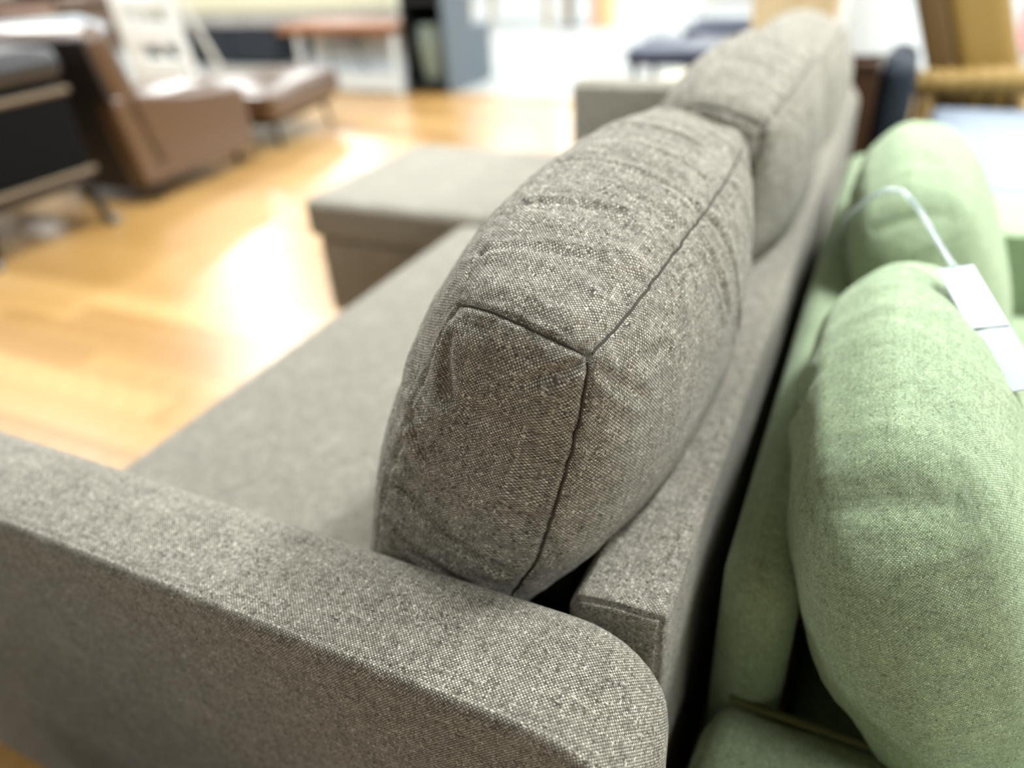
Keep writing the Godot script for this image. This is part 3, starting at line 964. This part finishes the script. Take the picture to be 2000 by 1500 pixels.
# ---------------------------------------------------------------- the showroom
func make_room() -> void:
	var fl := structure(Node3D.new())
	fl.name = "floor"
	fl.set_meta("label", "honey coloured wooden plank floor of the showroom")
	add_child(fl)
	box(fl, "subfloor", Vector3(-11, -0.20, -5.0), Vector3(8, -0.014, 5.0), M.dark_wood, 0.001)
	var pl := boxmesh(Vector3(1.597, 0.014, 0.1185), 0.0012, 1)
	var rest := Shape.new()
	rng.seed = 7
	for r in 83:
		var z := -4.94 + 0.12 * r
		for k in 13:
			var x: float = -10.9 + 1.6 * k + [0.0, 0.62, 1.1, 0.3][r % 4] - 0.6
			if x < -10.4: continue
			if x > 7.3: continue
			if x > -8.6 and x < -0.5 and z < 0.42:
				part(fl, "plank", pl, M["plank%d" % rng.randi_range(0, 4)], Vector3(x, -0.007, z))
			else:
				soft_box(rest, Vector3(1.597, 0.014, 0.1185), 0.0012, 1, 10.0, null, Transform3D(Basis(), Vector3(x, -0.007, z)))
	part(fl, "distant_planks", rest.mesh(), M.plank1).set_meta("kind", "stuff")
	var ti := structure(box(self, "floor_aisle", Vector3(-11, -0.20, -16), Vector3(8, -0.004, -5.0), M.tile, 0.001))
	ti.set_meta("label", "white polished floor of the shop aisle")
	structure(box(self, "wall_far", Vector3(-11.2, -0.2, -16.2), Vector3(8.2, 3.3, -16.0), M.wall, 0.001))
	structure(box(self, "wall_rear", Vector3(-11.2, -0.2, 5.0), Vector3(8.2, 3.3, 5.2), M.wall, 0.001))
	structure(box(self, "wall_left", Vector3(-11.2, -0.2, -16.0), Vector3(-11.0, 3.3, 5.0), M.wall, 0.001))
	structure(box(self, "wall_right", Vector3(8.0, -0.2, -16.0), Vector3(8.2, 3.3, 5.0), M.wall, 0.001))
	structure(box(self, "ceiling", Vector3(-11.2, 3.1, -16.2), Vector3(8.2, 3.3, 5.2), M.ceiling, 0.001))


func ceiling_light(at: Vector3, energy: float) -> void:
	var t := thing("ceiling_light", "long white ceiling light panel over the showroom", "light", at, 0.0, "ceiling light panels")
	box(t, "housing", Vector3(-0.16, -0.05, -0.66), Vector3(0.16, 0.0, 0.66), M.white, 0.004)
	box(t, "diffuser", Vector3(-0.15, -0.058, -0.64), Vector3(0.15, -0.05, 0.64), M.lamp, 0.002)
	var l := AreaLight3D.new()
	l.name = "panel"
	l.area_size = Vector2(0.30, 1.28)
	l.light_color = Color(0.985, 1.0, 1.0)
	l.light_energy = energy
	l.area_range = 30.0
	l.area_attenuation = 2.0
	l.shadow_enabled = true
	l.rotation.x = -PI / 2.0
	l.position = Vector3(0, -0.064, 0)
	t.add_child(l)


func _ready() -> void:
	# camera
	var cam := Camera3D.new()
	cam.name = "camera"
	cam.basis = Basis(Vector3(0.90386508, -0.05802414, -0.42386449), Vector3(-0.18093863, 0.84594006, -0.50164393), Vector3(0.38767141, 0.5301119, 0.75411687)).orthonormalized()
	cam.position = Vector3(0.08537, 1.11021, 0.26407)
	cam.fov = 54.615
	cam.near = 0.02
	cam.far = 60.0
	var lens := CameraAttributesPhysical.new()
	lens.frustum_focal_length = 50.0
	lens.exposure_aperture = 3.5
	lens.frustum_focus_distance = 0.55
	cam.attributes = lens
	add_child(cam)
	cam.fov = 54.615
	cam.current = true
	var env := Environment.new()
	env.background_mode = Environment.BG_COLOR
	env.background_color = Color(0, 0, 0)
	env.tonemap_mode = Environment.TONE_MAPPER_LINEAR
	env.tonemap_exposure = 4.3
	env.sdfgi_enabled = true
	env.ssao_enabled = true
	env.ssil_enabled = true
	var we := WorldEnvironment.new()
	we.name = "world_environment"
	we.environment = env
	add_child(we)
	# materials, then lights, structure, things
	make_materials()
	M.bright_white = plain(Color(0.85, 0.86, 0.85), 0.5)
	M.stone_white = plain(Color(0.64, 0.67, 0.69), 0.25)
	M.leather_pale = grain(Color(0.52, 0.42, 0.36), Color(0.58, 0.48, 0.42), 0.35, Vector3(3, 3, 1), 16, 0.03)
	for x in [-8.0, -5.0, -2.0, 1.0, 4.0]:
		for z in [-13.0, -10.2, -7.4, -4.6, -1.8]:
			ceiling_light(Vector3(x, 3.099, z), (2.6 if z > -2.0 else 1.9) * (1.0 if x < 0.0 else 1.2))
	ceiling_light(Vector3(-4.2, 3.099, 2.4), 2.0)
	ceiling_light(Vector3(3.4, 3.099, 0.8), 2.4)
	make_room()
	make_sofa()
	make_cushions()
	make_green()
	make_black_chair()
	make_lounge()
	make_left_back()
	make_aisle()
	make_wicker()
	make_near_stool()
